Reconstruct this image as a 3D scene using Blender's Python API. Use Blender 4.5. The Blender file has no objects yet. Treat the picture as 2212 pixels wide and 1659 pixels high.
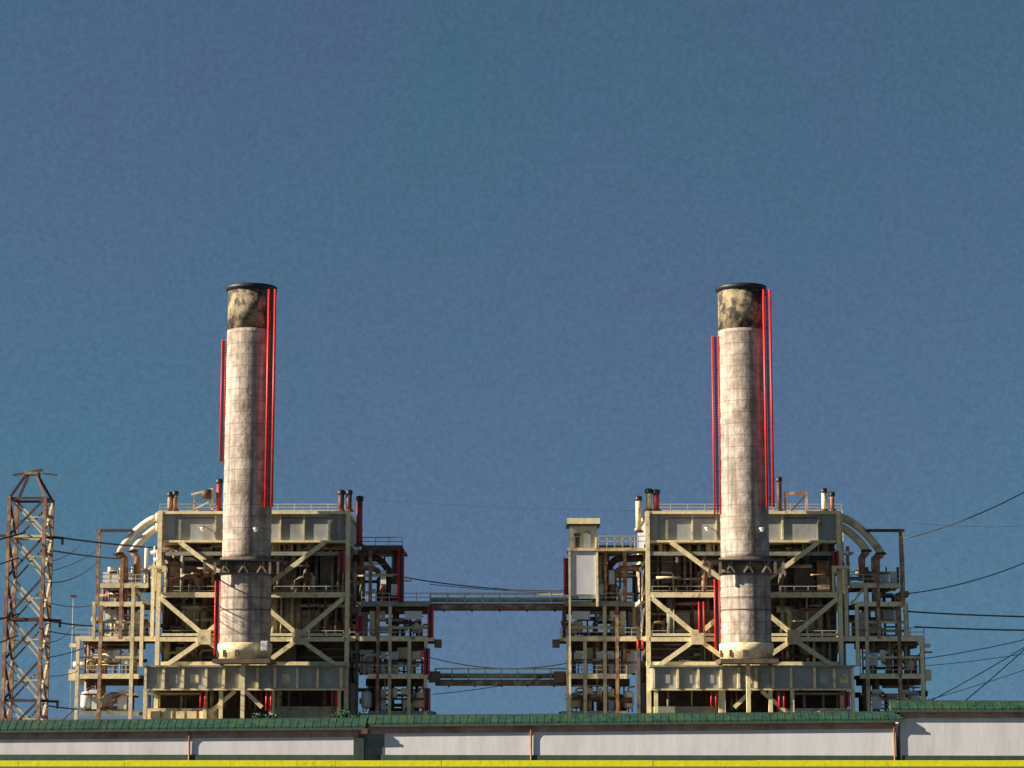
import bpy, math, random
from mathutils import Vector
R = math.radians
sc = bpy.context.scene
col = sc.collection
rng = random.Random(7)

# ------------------------------------------------------------------ camera / survey
F = 4750.0; CU, CV = 1106.0, 829.5; HOR = 1550.0; HC = 2.74
TH = math.atan((HOR - CV) / F)
D = 260.0                                   # distance to the front steel of the boilers
cam_d = bpy.data.cameras.new("camera"); cam = bpy.data.objects.new("camera", cam_d); col.objects.link(cam)
cam.location = (0, 0, HC); cam.rotation_euler = (R(90) + TH, 0, 0)
cam_d.sensor_width = 36; cam_d.lens = 36 * F / 2212; cam_d.clip_end = 20000; cam_d.clip_start = 0.5
sc.camera = cam

def at(u, v, Y):
    x = (u - CU) / F; y = (CV - v) / F
    t = Y / (math.cos(TH) - y * math.sin(TH))
    return Vector((x * t, Y, HC + t * (math.sin(TH) + y * math.cos(TH))))

# ------------------------------------------------------------------ materials
def mat(name, base, rough=.7, var=.25, scale=1.2, metal=0.0, bump=.15, second=None, amt=.5, lo=.5, hi=.65, stretch=(1, 1, 1), s2=None):
    m = bpy.data.materials.new(name); m.use_nodes = True
    nt = m.node_tree; N = nt.nodes; Lk = nt.links
    b = N['Principled BSDF']; b.inputs['Roughness'].default_value = rough; b.inputs['Metallic'].default_value = metal
    tc = N.new('ShaderNodeTexCoord'); mp = N.new('ShaderNodeMapping'); mp.inputs['Scale'].default_value = stretch
    oi = N.new('ShaderNodeObjectInfo'); ov = N.new('ShaderNodeVectorMath'); ov.operation = 'SCALE'; ov.inputs[0].default_value = (61, 37, 83)
    Lk.new(oi.outputs['Random'], ov.inputs['Scale']); Lk.new(ov.outputs[0], mp.inputs['Location'])
    Lk.new(tc.outputs['Object'], mp.inputs['Vector'])
    n1 = N.new('ShaderNodeTexNoise'); n1.inputs['Scale'].default_value = scale; n1.inputs['Detail'].default_value = 8; n1.inputs['Roughness'].default_value = .65
    Lk.new(mp.outputs[0], n1.inputs['Vector'])
    rp = N.new('ShaderNodeMapRange'); rp.inputs[1].default_value = .3; rp.inputs[2].default_value = .7
    rp.inputs[3].default_value = 1 - var; rp.inputs[4].default_value = 1 + var
    Lk.new(n1.outputs[0], rp.inputs[0])
    mx = N.new('ShaderNodeVectorMath'); mx.operation = 'SCALE'; mx.inputs[0].default_value = base
    Lk.new(rp.outputs[0], mx.inputs['Scale'])
    out = mx.outputs[0]
    if second:
        n2 = N.new('ShaderNodeTexNoise'); n2.inputs['Scale'].default_value = s2 or scale * .6; n2.inputs['Detail'].default_value = 10; n2.inputs['Roughness'].default_value = .7
        Lk.new(mp.outputs[0], n2.inputs['Vector'])
        r2 = N.new('ShaderNodeMapRange'); r2.inputs[1].default_value = lo; r2.inputs[2].default_value = hi; r2.inputs[3].default_value = 0; r2.inputs[4].default_value = amt
        Lk.new(n2.outputs[0], r2.inputs[0])
        mm = N.new('ShaderNodeMix'); mm.data_type = 'RGBA'; mm.inputs[7].default_value = (*second, 1)
        Lk.new(r2.outputs[0], mm.inputs[0]); Lk.new(out, mm.inputs[6]); out = mm.outputs[2]
    Lk.new(out, b.inputs['Base Color'])
    if bump:
        bp = N.new('ShaderNodeBump'); bp.inputs['Strength'].default_value = bump; bp.inputs['Distance'].default_value = .15
        Lk.new(n1.outputs[0], bp.inputs['Height']); Lk.new(bp.outputs[0], b.inputs['Normal'])
    return m

M = {}
M['cream'] = mat('cream_steel_paint', (.84, .69, .39), .6, .22, 1.8, second=(.22, .1, .04), amt=.85, lo=.56, hi=.68, s2=1.1)
M['cream_b'] = mat('weathered_cream_paint', (.68, .56, .33), .65, .25, 1.4, second=(.16, .08, .04), amt=.85, lo=.52, hi=.67)
M['grey'] = mat('grey_cladding', (.36, .36, .33), .6, .2, .6, second=(.2, .15, .1), amt=.7, lo=.5, hi=.72, stretch=(1, 1, .5))
M['casing'] = mat('brown_casing', (.13, .09, .065), .75, .5, .8, second=(.2, .16, .12), amt=.6, lo=.5, hi=.7)
M['pipe'] = mat('lagged_pipe', (.24, .19, .14), .6, .4, 1.0, second=(.07, .03, .02), amt=.8, lo=.45, hi=.65)
M['dark'] = mat('dark_oxide_steel', (.085, .042, .03), .6, .5, 1.5, second=(.16, .05, .02), amt=.7, lo=.5, hi=.7)
M['rust'] = mat('rust_steel', (.29, .13, .07), .75, .5, 1.5, second=(.55, .42, .25), amt=.9, lo=.48, hi=.62)
M['red'] = mat('red_paint', (.85, .014, .011), .5, .3, .8, second=(.34, .03, .02), amt=.75, lo=.5, hi=.7)
M['reddull'] = mat('faded_red_paint', (.33, .03, .025), .6, .3, 2)
M['black'] = mat('black_steel', (.016, .017, .022), .5, .4, 2)
M['duct'] = mat('pale_lagging', (.7, .62, .47), .5, .12, 1.2, second=(.25, .14, .07), amt=.5, lo=.55, hi=.75)
M['white'] = mat('white_enamel', (.78, .77, .71), .5, .12, .8, second=(.45, .36, .25), amt=.5, lo=.55, hi=.75)
M['rail'] = mat('galvanised_rail', (.42, .39, .31), .5, .3, 3)
M['deck'] = mat('deck_grating', (.2, .18, .13), .7, .4, 3)
M['green_steel'] = mat('olive_grey_steel', (.28, .28, .2), .65, .3, 1.3, second=(.12, .09, .06), amt=.8, lo=.5, hi=.7)
M['ceramic'] = mat('brown_ceramic', (.1, .06, .045), .3, .2, 4)

def stack_mat():
    m = mat('stack_render', (.52, .425, .34), .85, .42, 1.1, second=(.2, .13, .085), amt=.8, lo=.45, hi=.68, stretch=(1, 1, .8), s2=.5, bump=.9)
    nt = m.node_tree; N = nt.nodes; Lk = nt.links
    b = N['Principled BSDF']; src = b.inputs['Base Color'].links[0].from_socket
    tc = N.new('ShaderNodeTexCoord'); sp = N.new('ShaderNodeSeparateXYZ'); Lk.new(tc.outputs['Object'], sp.inputs[0])
    # pour joints every 1.35 m
    dv = N.new('ShaderNodeMath'); dv.operation = 'DIVIDE'; dv.inputs[1].default_value = 1.35; Lk.new(sp.outputs[2], dv.inputs[0])
    fr = N.new('ShaderNodeMath'); fr.operation = 'FRACT'; Lk.new(dv.outputs[0], fr.inputs[0])
    lt = N.new('ShaderNodeMath'); lt.operation = 'LESS_THAN'; lt.inputs[1].default_value = .07; Lk.new(fr.outputs[0], lt.inputs[0])
    ml = N.new('ShaderNodeMath'); ml.operation = 'MULTIPLY'; ml.inputs[1].default_value = .6; Lk.new(lt.outputs[0], ml.inputs[0])
    m1 = N.new('ShaderNodeMix'); m1.data_type = 'RGBA'; m1.inputs[7].default_value = (.17, .135, .1, 1)
    Lk.new(ml.outputs[0], m1.inputs[0]); Lk.new(src, m1.inputs[6])
    mp = N.new('ShaderNodeMapping'); mp.inputs['Scale'].default_value = (1.6, 1.6, .06); Lk.new(tc.outputs['Object'], mp.inputs[0])
    ns = N.new('ShaderNodeTexNoise'); ns.inputs['Scale'].default_value = 1.3; ns.inputs['Detail'].default_value = 6; Lk.new(mp.outputs[0], ns.inputs['Vector'])
    rs = N.new('ShaderNodeMapRange'); rs.inputs[1].default_value = .46; rs.inputs[2].default_value = .7; rs.inputs[4].default_value = .7; Lk.new(ns.outputs[0], rs.inputs[0])
    m3 = N.new('ShaderNodeMix'); m3.data_type = 'RGBA'; m3.inputs[7].default_value = (.13, .1, .075, 1)
    Lk.new(rs.outputs[0], m3.inputs[0]); Lk.new(m1.outputs[2], m3.inputs[6]); Lk.new(m3.outputs[2], b.inputs['Base Color'])
    return m
M['stack'] = stack_mat()
M['stack_top'] = mat('sooty_stack_render', (.34, .26, .15), .85, .45, .9, second=(.035, .027, .022), amt=.95, lo=.44, hi=.54, stretch=(1, 1, .8), s2=.7, bump=.7)
M['wall'] = mat('white_wall_render', (.66, .63, .625), .85, .1, .8, second=(.38, .35, .33), amt=.5, lo=.47, hi=.75, stretch=(1.4, 1.4, .3), bump=.12)
M['roof'] = mat('green_metal_roof', (.007, .048, .03), .8, .8, 2.6, second=(.035, .075, .018), amt=.85, lo=.48, hi=.62, bump=.3)
M['frieze'] = mat('brown_fascia', (.4, .25, .19), .7, .35, 1.2, second=(.24, .11, .05), amt=.7)
M['spout'] = mat('rusty_downspout', (.3, .13, .05), .6, .3, 1.5, second=(.2, .06, .02), amt=.7)
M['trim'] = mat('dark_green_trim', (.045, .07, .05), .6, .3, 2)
M['shade_grey'] = mat('grey_green_wall_shade', (.13, .15, .12), .7, .4, 1.5)  # tone of shaded wall, the shadow put into the colour
M['wire'] = mat('weathered_cable', (.085, .085, .09), .7, .2, 2)
M['yellow'] = mat('yellow_paint', (.95, .86, .005), .6, .06, 3, second=(.35, .25, .05), amt=.7, lo=.57, hi=.72)
M['leaf'] = mat('leaves', (.03, .085, .028), .6, .6, 3)
M['bark'] = mat('bark', (.1, .07, .05), .9, .3, 6)
M['ground'] = mat('dry_ground', (.075, .068, .055), .95, .3, .15, second=(.045, .055, .03), amt=.7)
M['asph'] = mat('asphalt', (.05, .05, .052), .9, .25, 1.0)

# ------------------------------------------------------------------ mesh builder
class MB:
    def __init__(s): s.v = []; s.f = []; s.sm = []
    def add(s, vs, fs, smooth=False):
        o = len(s.v); s.v += [tuple(p) for p in vs]
        s.f += [tuple(i + o for i in f) for f in fs]; s.sm += [smooth] * len(fs); return s
    def box(s, x0, x1, y0, y1, z0, z1):
        x0, x1 = sorted((x0, x1)); y0, y1 = sorted((y0, y1)); z0, z1 = sorted((z0, z1))
        return s.add([(x0,y0,z0),(x1,y0,z0),(x1,y1,z0),(x0,y1,z0),(x0,y0,z1),(x1,y0,z1),(x1,y1,z1),(x0,y1,z1)],
              [(0,3,2,1),(4,5,6,7),(0,1,5,4),(1,2,6,5),(2,3,7,6),(3,0,4,7)])
    def bar(s, p, q, w, d=None):            # rectangular bar p->q, w = width seen from the front, d = depth
        p = Vector(p); q = Vector(q); d = d or w
        a = (q - p).normalized(); yv = Vector((0, 1, 0))
        if abs(a.dot(yv)) > .95: yv = Vector((1, 0, 0))
        sd = a.cross(yv).normalized(); up = sd.cross(a).normalized()
        c = [sd * (i * w / 2) + up * (j * d / 2) for i, j in ((-1,-1),(1,-1),(1,1),(-1,1))]
        return s.add([p + k for k in c] + [q + k for k in c], [(0,3,2,1),(4,5,6,7),(0,1,5,4),(1,2,6,5),(2,3,7,6),(3,0,4,7)])
    def ibeam(s, p, q, w, d, t=.06):        # I-section, flanges facing front and back
        p = Vector(p); q = Vector(q)
        a = (q - p).normalized(); n = Vector((0, 1, 0))
        o = n * (d / 2)
        s.bar(p - o, q - o, w, t); s.bar(p + o, q + o, w, t)
        s.bar(p, q, t, d - t - .006); return s
    def tube(s, pts, r, n=8, cap=True):
        pts = [Vector(p) for p in pts]; rr = r if isinstance(r, (list, tuple)) else [r] * len(pts)
        rings = []; ref = None
        for i, p in enumerate(pts):
            a = (pts[min(i+1, len(pts)-1)] - pts[max(i-1, 0)]).normalized()
            if ref is None:
                ref = Vector((0,0,1)) if abs(a.z) < .9 else Vector((1,0,0))
            e1 = (ref - a * ref.dot(a)).normalized(); e2 = a.cross(e1); ref = e1
            rings.append([p + (e1 * math.cos(2*math.pi*k/n) + e2 * math.sin(2*math.pi*k/n)) * rr[i] for k in range(n)])
        o = len(s.v)
        vs = [v for g in rings for v in g]; fs = []
        for i in range(len(pts)-1):
            for k in range(n):
                fs.append((i*n+k, i*n+(k+1)%n, (i+1)*n+(k+1)%n, (i+1)*n+k))
        s.add(vs, fs, True)
        if cap:
            s.f += [tuple(o + k for k in reversed(range(n))), tuple(o + (len(pts)-1)*n + k for k in range(n))]; s.sm += [False, False]
        return s
    def lathe(s, cx, cy, prof, n=48, cap=True):
        vs = []; fs = []
        for r, z in prof:
            vs += [(cx + r*math.cos(2*math.pi*k/n), cy + r*math.sin(2*math.pi*k/n), z) for k in range(n)]
        for i in range(len(prof)-1):
            for k in range(n): fs.append((i*n+k, i*n+(k+1)%n, (i+1)*n+(k+1)%n, (i+1)*n+k))
        s.add(vs, fs, True)
        if cap:
            o = len(s.v) - len(vs)
            s.f += [tuple(o + k for k in reversed(range(n))), tuple(o + (len(prof)-1)*n + k for k in range(n))]; s.sm += [False, False]
        return s
    def build(s, name, m, parent=None, off=None):
        if parent is None and off is None:
            xs = [p[0] for p in s.v]; ys = [p[1] for p in s.v]; zs = [p[2] for p in s.v]
            off = Vector(((min(xs)+max(xs))/2, (min(ys)+max(ys))/2, min(zs)))
        if off is not None: s.v = [tuple(Vector(p) - off) for p in s.v]
        me = bpy.data.meshes.new(name); me.from_pydata(s.v, [], s.f); me.update()
        me.polygons.foreach_set('use_smooth', s.sm)
        if isinstance(m, str): m = M[m]
        me.materials.append(m)
        o = bpy.data.objects.new(name, me); col.objects.link(o)
        if parent is not None: o.parent = parent
        elif off is not None: o.location = off
        return o

def tag(o, label=None, cat=None, group=None, kind=None):
    if label: o['label'] = label
    if cat: o['category'] = cat
    if group: o['group'] = group
    if kind: o['kind'] = kind
    return o
def empty(name, loc, label, cat, group=None):
    e = bpy.data.objects.new(name, None); col.objects.link(e); e.location = loc; e.empty_display_size = .5
    return tag(e, label, cat, group)

XL = at(546, 1350, D).x

# ------------------------------------------------------------------ one boiler unit
class Unit:
    def __init__(s, sx, X0, k, who):
        s.sx, s.X0, s.k, s.who = sx, X0, k, who
    def P(s, u, v, y=0.0):                   # survey pixel of the left unit -> unit coordinates
        w = at(u, v, D + y); return Vector((s.sx * s.k * (w.x - XL), y, w.z))
    def inv(s, u):                           # real pixel of the right unit -> survey pixel
        return u if s.sx > 0 else 342 + (1815 - u) / 1.017
    def bx(s, mb, u0, v0, u1, v1, y0, y1):
        vm = (v0 + v1) / 2
        a = s.P(u0, vm, y0).x; b = s.P(u1, vm, y0).x
        return mb.box(a, b, y0, y1, s.P(u0, v0, y0).z, max(0, s.P(u0, v1, y0).z))
    def vcol(s, u, v0, v1, y, w=.45, d=.5):
        vm = (v0 + min(v1, 1540)) / 2; x = s.P(u, vm, y).x
        z1 = 0.0 if v1 >= 1560 else s.P(u, v1, y).z
        return MB().ibeam((x, y, z1), (x, y, s.P(u, v0, y).z), w, d)
    def hbeam(s, u0, u1, v, y, h=.42, d=.35):
        a = s.P(u0, v, y); b = s.P(u1, v, y); b.z = a.z
        return MB().ibeam(a, b, h, d)
    def brace(s, p, q, y, w=.5):
        return MB().bar(s.P(p[0], p[1], y), s.P(q[0], q[1], y), w, .3)
    def thing(s, name, label, cat, group=None): return empty(name, (s.X0, D, 0), label, cat, group)

def railing(U, E, u0, u1, vdeck, y, h=1.15, step=1.9, m='rail', name='railing', r=.045):
    a = U.P(u0, vdeck, y); b = U.P(u1, vdeck, y); b.z = a.z
    mb = MB(); n = max(1, round((b - a).length / step))
    for i in range(n + 1):
        p = a.lerp(b, i / n); mb.bar(p, p + Vector((0, 0, h)), r * 2)
    for zz in (h, h * .55): mb.bar(a + Vector((0, 0, zz)), b + Vector((0, 0, zz)), r * 2, r * 2.4)
    mb.bar(a + Vector((0, -.03, .09)), b + Vector((0, -.03, .09)), .16, .02)
    return mb.build(name, m, E)

def boiler(U):
    w = U.who
    E = U.thing('boiler_house', f'open steel boiler house with grey top storey {w}', 'boiler house', 'boiler houses')
    B = lambda mb, n, m, p=E: mb.build(n, m, p)
    # frame
    for y in (0, 12, 24):
        B(U.vcol(342, 1104, 1600, y, .5), 'column', 'cream'); B(U.vcol(750, 1104, 1600, y, .5), 'column', 'cream')
    for u, v0 in ((443, 1488), (589, 1488), (732, 1488), (314, 1488)):
        B(U.vcol(u, v0, 1600, -2.6, .42), 'column', 'cream')
    for v, h, d in ((1196, .45, .3), (1285, .6, .5), (1371, .3, .4), (1381, .5, .5), (1434, .5, .4)):
        B(U.hbeam(346, 747, v, 0, h, d), 'beam', 'cream' if v != 1196 else 'green_steel')
    for v in (1196, 1285, 1378, 1434):      # beams on the two flanks
        for u in (342, 750):
            a = U.P(u, v, 0.3); b = Vector((a.x, 23.7, a.z)); B(MB().bar(a, b, .5, .4), 'beam', 'cream_b')
    for u in (342, 750):                     # flank bracing
        x = U.P(u, 1300, 0).x
        for va, vb in ((1285, 1378), (1196, 1285), (1378, 1470)):
            za, zb = U.P(u, va).z, U.P(u, vb).z
            B(MB().bar((x, .4, za), (x, 11.6, zb), .35, .3), 'brace', 'cream_b'); B(MB().bar((x, 23.6, za), (x, 12.4, zb), .35, .3), 'brace', 'cream_b')
    for p, q in (((388, 1171), (533, 1279)), ((702, 1171), (557, 1279)), ((347, 1292), (436, 1368)), ((444, 1369), (533, 1296)),
                 ((436, 1384), (352, 1442)), ((446, 1384), (530, 1442)), ((742, 1292), (652, 1368)), ((640, 1368), (556, 1296)),
                 ((652, 1384), (733, 1442)), ((640, 1384), (560, 1442))):
        B(U.brace(p, q, -.35, .52), 'brace', 'cream')
    for u in (441, 645):
        B(U.bx(MB(), u - 14, 1360, u + 14, 1392, -.62, -.5), 'gusset_plate', 'cream_b')
    # top storey
    ph = B(U.bx(MB(), 346, 1110, 748, 1167, .35, 25), 'penthouse', 'grey')
    for u0, u1 in ((347, 353), (382, 391), (463, 467), (604, 607), (655, 658), (708, 726), (740, 747)):
        U.bx(MB(), u0, 1112, u1, 1165, .12, .34).build('rib', M['cream_b'] if u1 - u0 < 7 else M['green_steel'], ph)
    for u0, u1 in ((395, 462), (608, 654), (661, 706)):
        U.bx(MB(), u0, 1118, u1, 1120, .28, .345).build('seam', 'casing', ph)
    B(U.bx(MB(), 340, 1104, 754, 1110, -.2, 25.3), 'roof_cap', 'cream')
    B(U.bx(MB(), 343, 1167, 751, 1171.5, -.1, 25.2), 'sill_beam', 'cream')
    railing(U, E, 345, 745, 1104, 24.5, .9, 2.2)
    # boiler body
    ca = B(U.bx(MB(), 352, 1171.5, 744, 1434, 4.2, 24), 'boiler_casing', 'casing')
    for v in (1188, 1212, 1238, 1262, 1310, 1335, 1352, 1402, 1420):
        U.bx(MB(), 352, v - 1.6, 744, v + 1.6, 3.85, 4.19).build('buckstay', 'pipe' if v % 2 else 'green_steel', ca)
    B(U.bx(MB(), 330, 1434.5, 748, 1600, 5, 24), 'lower_casing', 'casing')
    for v in (1287.5, 1383.5):
        B(U.bx(MB(), 348, v, 745, v + 1.6, .35, 4.1), 'floor_grating', 'deck')
        railing(U, E, 350, 470, v, .9); railing(U, E, 592, 742, v, .9)
    # risers, ducts, tanks between frame and casing
    r2 = random.Random(31 if U.sx > 0 else 47)
    for (v0, v1) in ((1172, 1194), (1200, 1282), (1290, 1368), (1386, 1432)):
        u = 354
        while u < 742:
            u += r2.uniform(5, 15)
            if 470 < u < 590: continue
            r = r2.choice((.12, .18, .25, .4)); y = r2.uniform(1.2, 3.4)
            a = U.P(u, v0, y); b = U.P(u, v1, y); b.x = a.x
            va = r2.random()
            if va < .25:
                c = b.lerp(a, r2.uniform(.3, .7)); e = c + Vector((r2.choice((-1, 1)) * r2.uniform(.8, 2), 0, 0))
                pts = [b, c - Vector((0, 0, .3)), c.lerp(e, .2), e]
            else: pts = [a, b]
            B(MB().tube(pts, r, 8), 'riser_pipe', r2.choice(('pipe', 'pipe', 'dark', 'rust', 'cream_b', 'green_steel')))
            if len([c for c in E.children if c.name.startswith('riser')]) > 92: break
    for k in range(34):                      # horizontal headers
        v = r2.uniform(1176, 1430); u = r2.choice((r2.uniform(352, 430), r2.uniform(592, 700)))
        y = r2.uniform(.9, 3.6); a = U.P(u, v, y); ln = r2.uniform(1.5, 3.8)
        lim = max(U.P(470, v, y).x * U.sx, 0)
        b = a + Vector((U.sx * ln, 0, 0))
        B(MB().tube([a, b], r2.choice((.1, .15, .22)), 8), 'header_pipe', r2.choice(('pipe', 'dark', 'rust', 'cream_b', 'green_steel')))
    for u0, v0, u1, v1, m in ((417, 1182, 458, 1206, 'green_steel'), (398, 1222, 440, 1279, 'casing'), (600, 1318, 690, 1366, 'green_steel'), (396, 1316, 440, 1360, 'green_steel'),
                              (366, 1212, 392, 1280, 'rust'), (612, 1212, 640, 1282, 'pipe'), (692, 1196, 722, 1260, 'casing'), (380, 1398, 425, 1418, 'green_steel'), (600, 1396, 640, 1428, 'casing')):
        d = U.bx(MB(), u0, v0, u1, v1, 2.2, 3.8); B(d, 'duct', m)
    # front air box row
    wb = B(U.bx(MB(), 312, 1441, 741, 1487, -3.2, 4.9), 'wind_box', 'grey')
    for u in (314, 353, 395, 445, 483, 519, 556, 594, 642, 686, 737):
        U.bx(MB(), u - 2.6, 1442, u + 2.6, 1486, -3.55, -3.205).build('stiffener', 'cream', wb)
    for i, u in enumerate((333, 374, 420, 464, 500, 537, 575, 618, 664, 711)):
        U.bx(MB(), u - 9, 1456, u + 9, 1476, -3.28, -3.206).build('access_panel', 'cream_b' if (i + 2 * (U.sx < 0)) % 5 == 2 else 'grey', wb)
    B(U.bx(MB(), 308, 1437, 745, 1440.7, -3.7, 4.9), 'walkway_edge', 'green_steel')
    B(U.bx(MB(), 310, 1487.3, 743, 1491, -3.4, 4.9), 'sill_beam', 'cream')
    # foot of the boiler
    B(U.brace((508, 1493), (452, 1540), -2.6, .45), 'brace', 'cream'); B(U.brace((530, 1493), (566, 1528), -2.6, .45), 'brace', 'cream')
    B(U.bx(MB(), 316, 1530, 468, 1600, -1.8, 1.5), 'plinth_or_shade_strip', 'cream_b'); B(U.bx(MB(), 590, 1526, 735, 1600, -1.8, 1.5), 'plinth_or_shade_strip', 'green_steel')
    B(U.bx(MB(), 318, 1496, 440, 1501, -1.0, 1.2), 'pipe_shelf', 'green_steel')
    for u0, u1 in ((325, 345), (352, 372), (380, 398), (404, 424), (430, 446)):
        U.bx(MB(), u0, 1534, u1, 1550, -2.5, -1.85)
        B(U.bx(MB(), u0, 1536, u1, 1552, -2.3, -1.805), 'burner_box', 'cream')
    for k in range(22):
        u = r2.choice((r2.uniform(322, 505), r2.uniform(535, 730))); y = r2.uniform(0, 3.8); a = U.P(u, 1493, y); b = Vector((a.x, a.y, U.P(u, 1535, y).z))
        B(MB().tube([a, b], r2.choice((.1, .16, .3)), 8), 'fuel_pipe', r2.choice(('pipe', 'dark', 'rust', 'cream_b')))
    return E

def chimney(U, uax, who, outer, inner):
    y = -4.7; w = at(uax, 1020, D + y)
    E = empty('chimney', (w.x, D + y, 0), f'tall pale chimney {who}', 'chimney', 'tall chimneys of the power plant')
    Z = lambda v: at(uax, v, D + y).z
    r = 2.74
    nz = 60; z0, z1 = Z(1206), Z(716)
    jr = random.Random(3)
    MB().lathe(0, 0, [(r + .03 * jr.uniform(-1, 1) + .08 * (1 - i / nz), z0 + (z1 - z0) * i / nz) for i in range(nz + 1)], 64).build('shaft', 'stack', E)
    MB().lathe(0, 0, [(r - .02, z1 + .004), (r - .02, Z(632))], 64).build('sooty_top', 'stack_top', E)
    zt = Z(621)
    MB().lathe(0, 0, [(r + .02, Z(632)), (r + .28, Z(629)), (r + .3, zt), (r - .25, zt), (r - .3, zt - 1.5)], 64, False).build('rim', 'black', E)
    # balcony between the two lengths
    g = MB().lathe(0, 0, [(3.05, Z(1243)), (3.05, Z(1206))], 40); g.build('collar', 'casing', E)
    d = MB(); d.box(-4.6, 4.2, -3.5, 4.2, Z(1216), Z(1213)); d.build('balcony_deck', 'black', E)
    for x in (-4.4, -3.2, 3.1, 4.0): MB().bar((x, -3.3, Z(1244)), (x, -3.3, Z(1216.2)), .28).build('balcony_strut', 'pipe', E)
    MB().box(-3.3, 3.3, -3.35, -3.1, Z(1245), Z(1241)).build('ring_girder', 'black', E)
    for k in range(6):
        x = -2.6 + k * 1.05; MB().bar((x, -3.2, Z(1240.5)), (x + .8 * (-1) ** k, -3.2, Z(1217)), .2).build('ring_lacing', ('green_steel', 'casing')[k % 2], E)
    nz = 30; za, zb = Z(1392), Z(1241)
    MB().lathe(0, 0, [(2.9 + .03 * jr.uniform(-1, 1), za + (zb - za) * i / nz) for i in range(nz + 1)], 64).build('lower_shaft', 'stack', E)
    for v in (1292, 1318): MB().lathe(0, 0, [(2.95, Z(v) - .05), (2.95, Z(v) + .05)], 64, False).build('band', 'casing', E)
    MB().lathe(0, 0, [(3.02, Z(1424)), (3.02, Z(1411)), (3.12, Z(1410)), (3.12, Z(1392)), (2.9, Z(1389))], 64).build('base_skirt', 'cream', E)
    for k in range(4): a = R(200 + k * 30); MB().box(3.14*math.cos(a)-.2, 3.14*math.cos(a)+.2, 3.14*math.sin(a)-.1, 3.14*math.sin(a)+.1, Z(1420), Z(1405)).build('base_hatch', 'casing', E)
    MB().box(-3.3, 3.3, -3.2, 3.2, Z(1434), Z(1424.4)).build('base_girder', 'casing', E)
    for x in (-2.9, 0, 2.9): MB().bar((x, 2.0 if x else -1.3, 0), (x, 2.0 if x else -1.3, Z(1434.3)), .45, .45).build('support_leg', 'cream', E)
    # caged ladders and red stand pipes
    def ladder(x0, x1, yy, va, vb, m, rr):
        pa = MB().tube([(x0, yy, Z(vb)), (x0, yy, Z(va))], rr, 8).build('stand_pipe', m, E)
        pb = MB().tube([(x1, yy, Z(vb)), (x1, yy, Z(va))], rr, 8).build('stand_pipe', m, E)
        xc = (x0+x1)/2; t = MB()
        for dx in (-.09, 0, .09): t.tube([(xc + dx, yy + .06, Z(vb) + .1), (xc + dx, yy + .06, Z(va) - .1)], .035, 6)
        t.build('cable_run', 'black', E)
        q = MB(); z = Z(vb) + .3
        while z < Z(va) - .2:
            q.bar((x0, yy - .08, z), (x1, yy - .08, z), .05, .05); z += .31
        q.build('ladder_rungs', 'dark', E)
        b = MB(); z = Z(vb) + 1
        while z < Z(va):
            xm = (x0 + x1) / 2; b.bar((xm, yy + .05, z), (xm * .7, yy * .3, z), .12); z += 4
        b.build('wall_bracket', 'dark', E)
    ladder(r - .36, r + .36, -2.55, 634, 1100, 'red', .15)
    ladder(*outer)
    for z, s in ((Z(1142), 1), (Z(1142), -1)):
        pass
    return E

def pipe_thing(name, label, cat, group, pts, r, m, extra=None):
    o = MB().tube(pts, r, 12).build(name, m); return tag(o, label, cat, group)

def steam_pipes(U, who):
    for i, (p0, p1, p2, p3, vend, ud, desc) in enumerate((((338, 1119), (300, 1130), (257, 1189), (256, 1196), 1300, 270, 'upper and outer'), ((338, 1140), (318, 1150), (289, 1182), (287, 1190), 1255, 297, 'lower and inner'))):
        y = 1.2 + i * .02
        E = U.thing('steam_pipe', f'{desc} of two fat curved steam pipes on the flank {who}', 'steam pipe', 'curved steam pipes')
        c = [U.P(*p, y) for p in (p0, p1, p2, p3)]
        pts = []
        for k in range(15):
            t = k / 14; q = c[0]*(1-t)**3 + c[1]*3*t*(1-t)**2 + c[2]*3*t*t*(1-t) + c[3]*t**3; pts.append(q)
        MB().tube(pts, .47, 14).build('bend', 'duct' if U.sx > 0 else 'cream_b', E)
        e = U.P(ud, 1206, y); b = U.P(ud, vend, y); b.x = e.x
        MB().tube([pts[-1], pts[-1] + Vector((0, 0, -.15)), e.lerp(pts[-1], .35), e, b], .42, 12).build('downpipe', 'rust', E)
        f = pts[-1]; MB().tube([f + Vector((0, 0, .12)), f + Vector((0, 0, -.12))], .64, 14).build('flange', 'black', E)
        f = pts[0]; MB().tube([f + Vector((0, 0, 0)), f + Vector((U.sx * .35, 0, .05))], .62, 14).build('flange', 'cream', E)

def roof_items(U, lst, who):
    for i, (u, v0, v1, r, m, lab) in enumerate(lst):
        u = U.inv(u); y = 3.0 if v1 < 1120 else 1.0
        a = U.P(u, v0, y); b = U.P(u, v1, y); b.x = a.x
        E = empty('vent_pipe', (U.X0 + b.x, D + y, b.z), lab, 'vent pipe', 'vent pipes on the boiler roofs')
        h = a.z - b.z
        MB().tube([(0, 0, 0), (0, 0, h - .35)], r, 12).build('stem', m, E)
        MB().lathe(0, 0, [(r * 1.25, h - .6), (r * 1.35, h - .5), (r * 1.3, h - .1), (r * .6, h)], 14).build('cowl', 'black', E)
        MB().lathe(0, 0, [(r * 1.7, 0), (r * 1.7, .15), (r * 1.1, .3)], 14).build('base_flange', 'dark', E)

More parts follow.
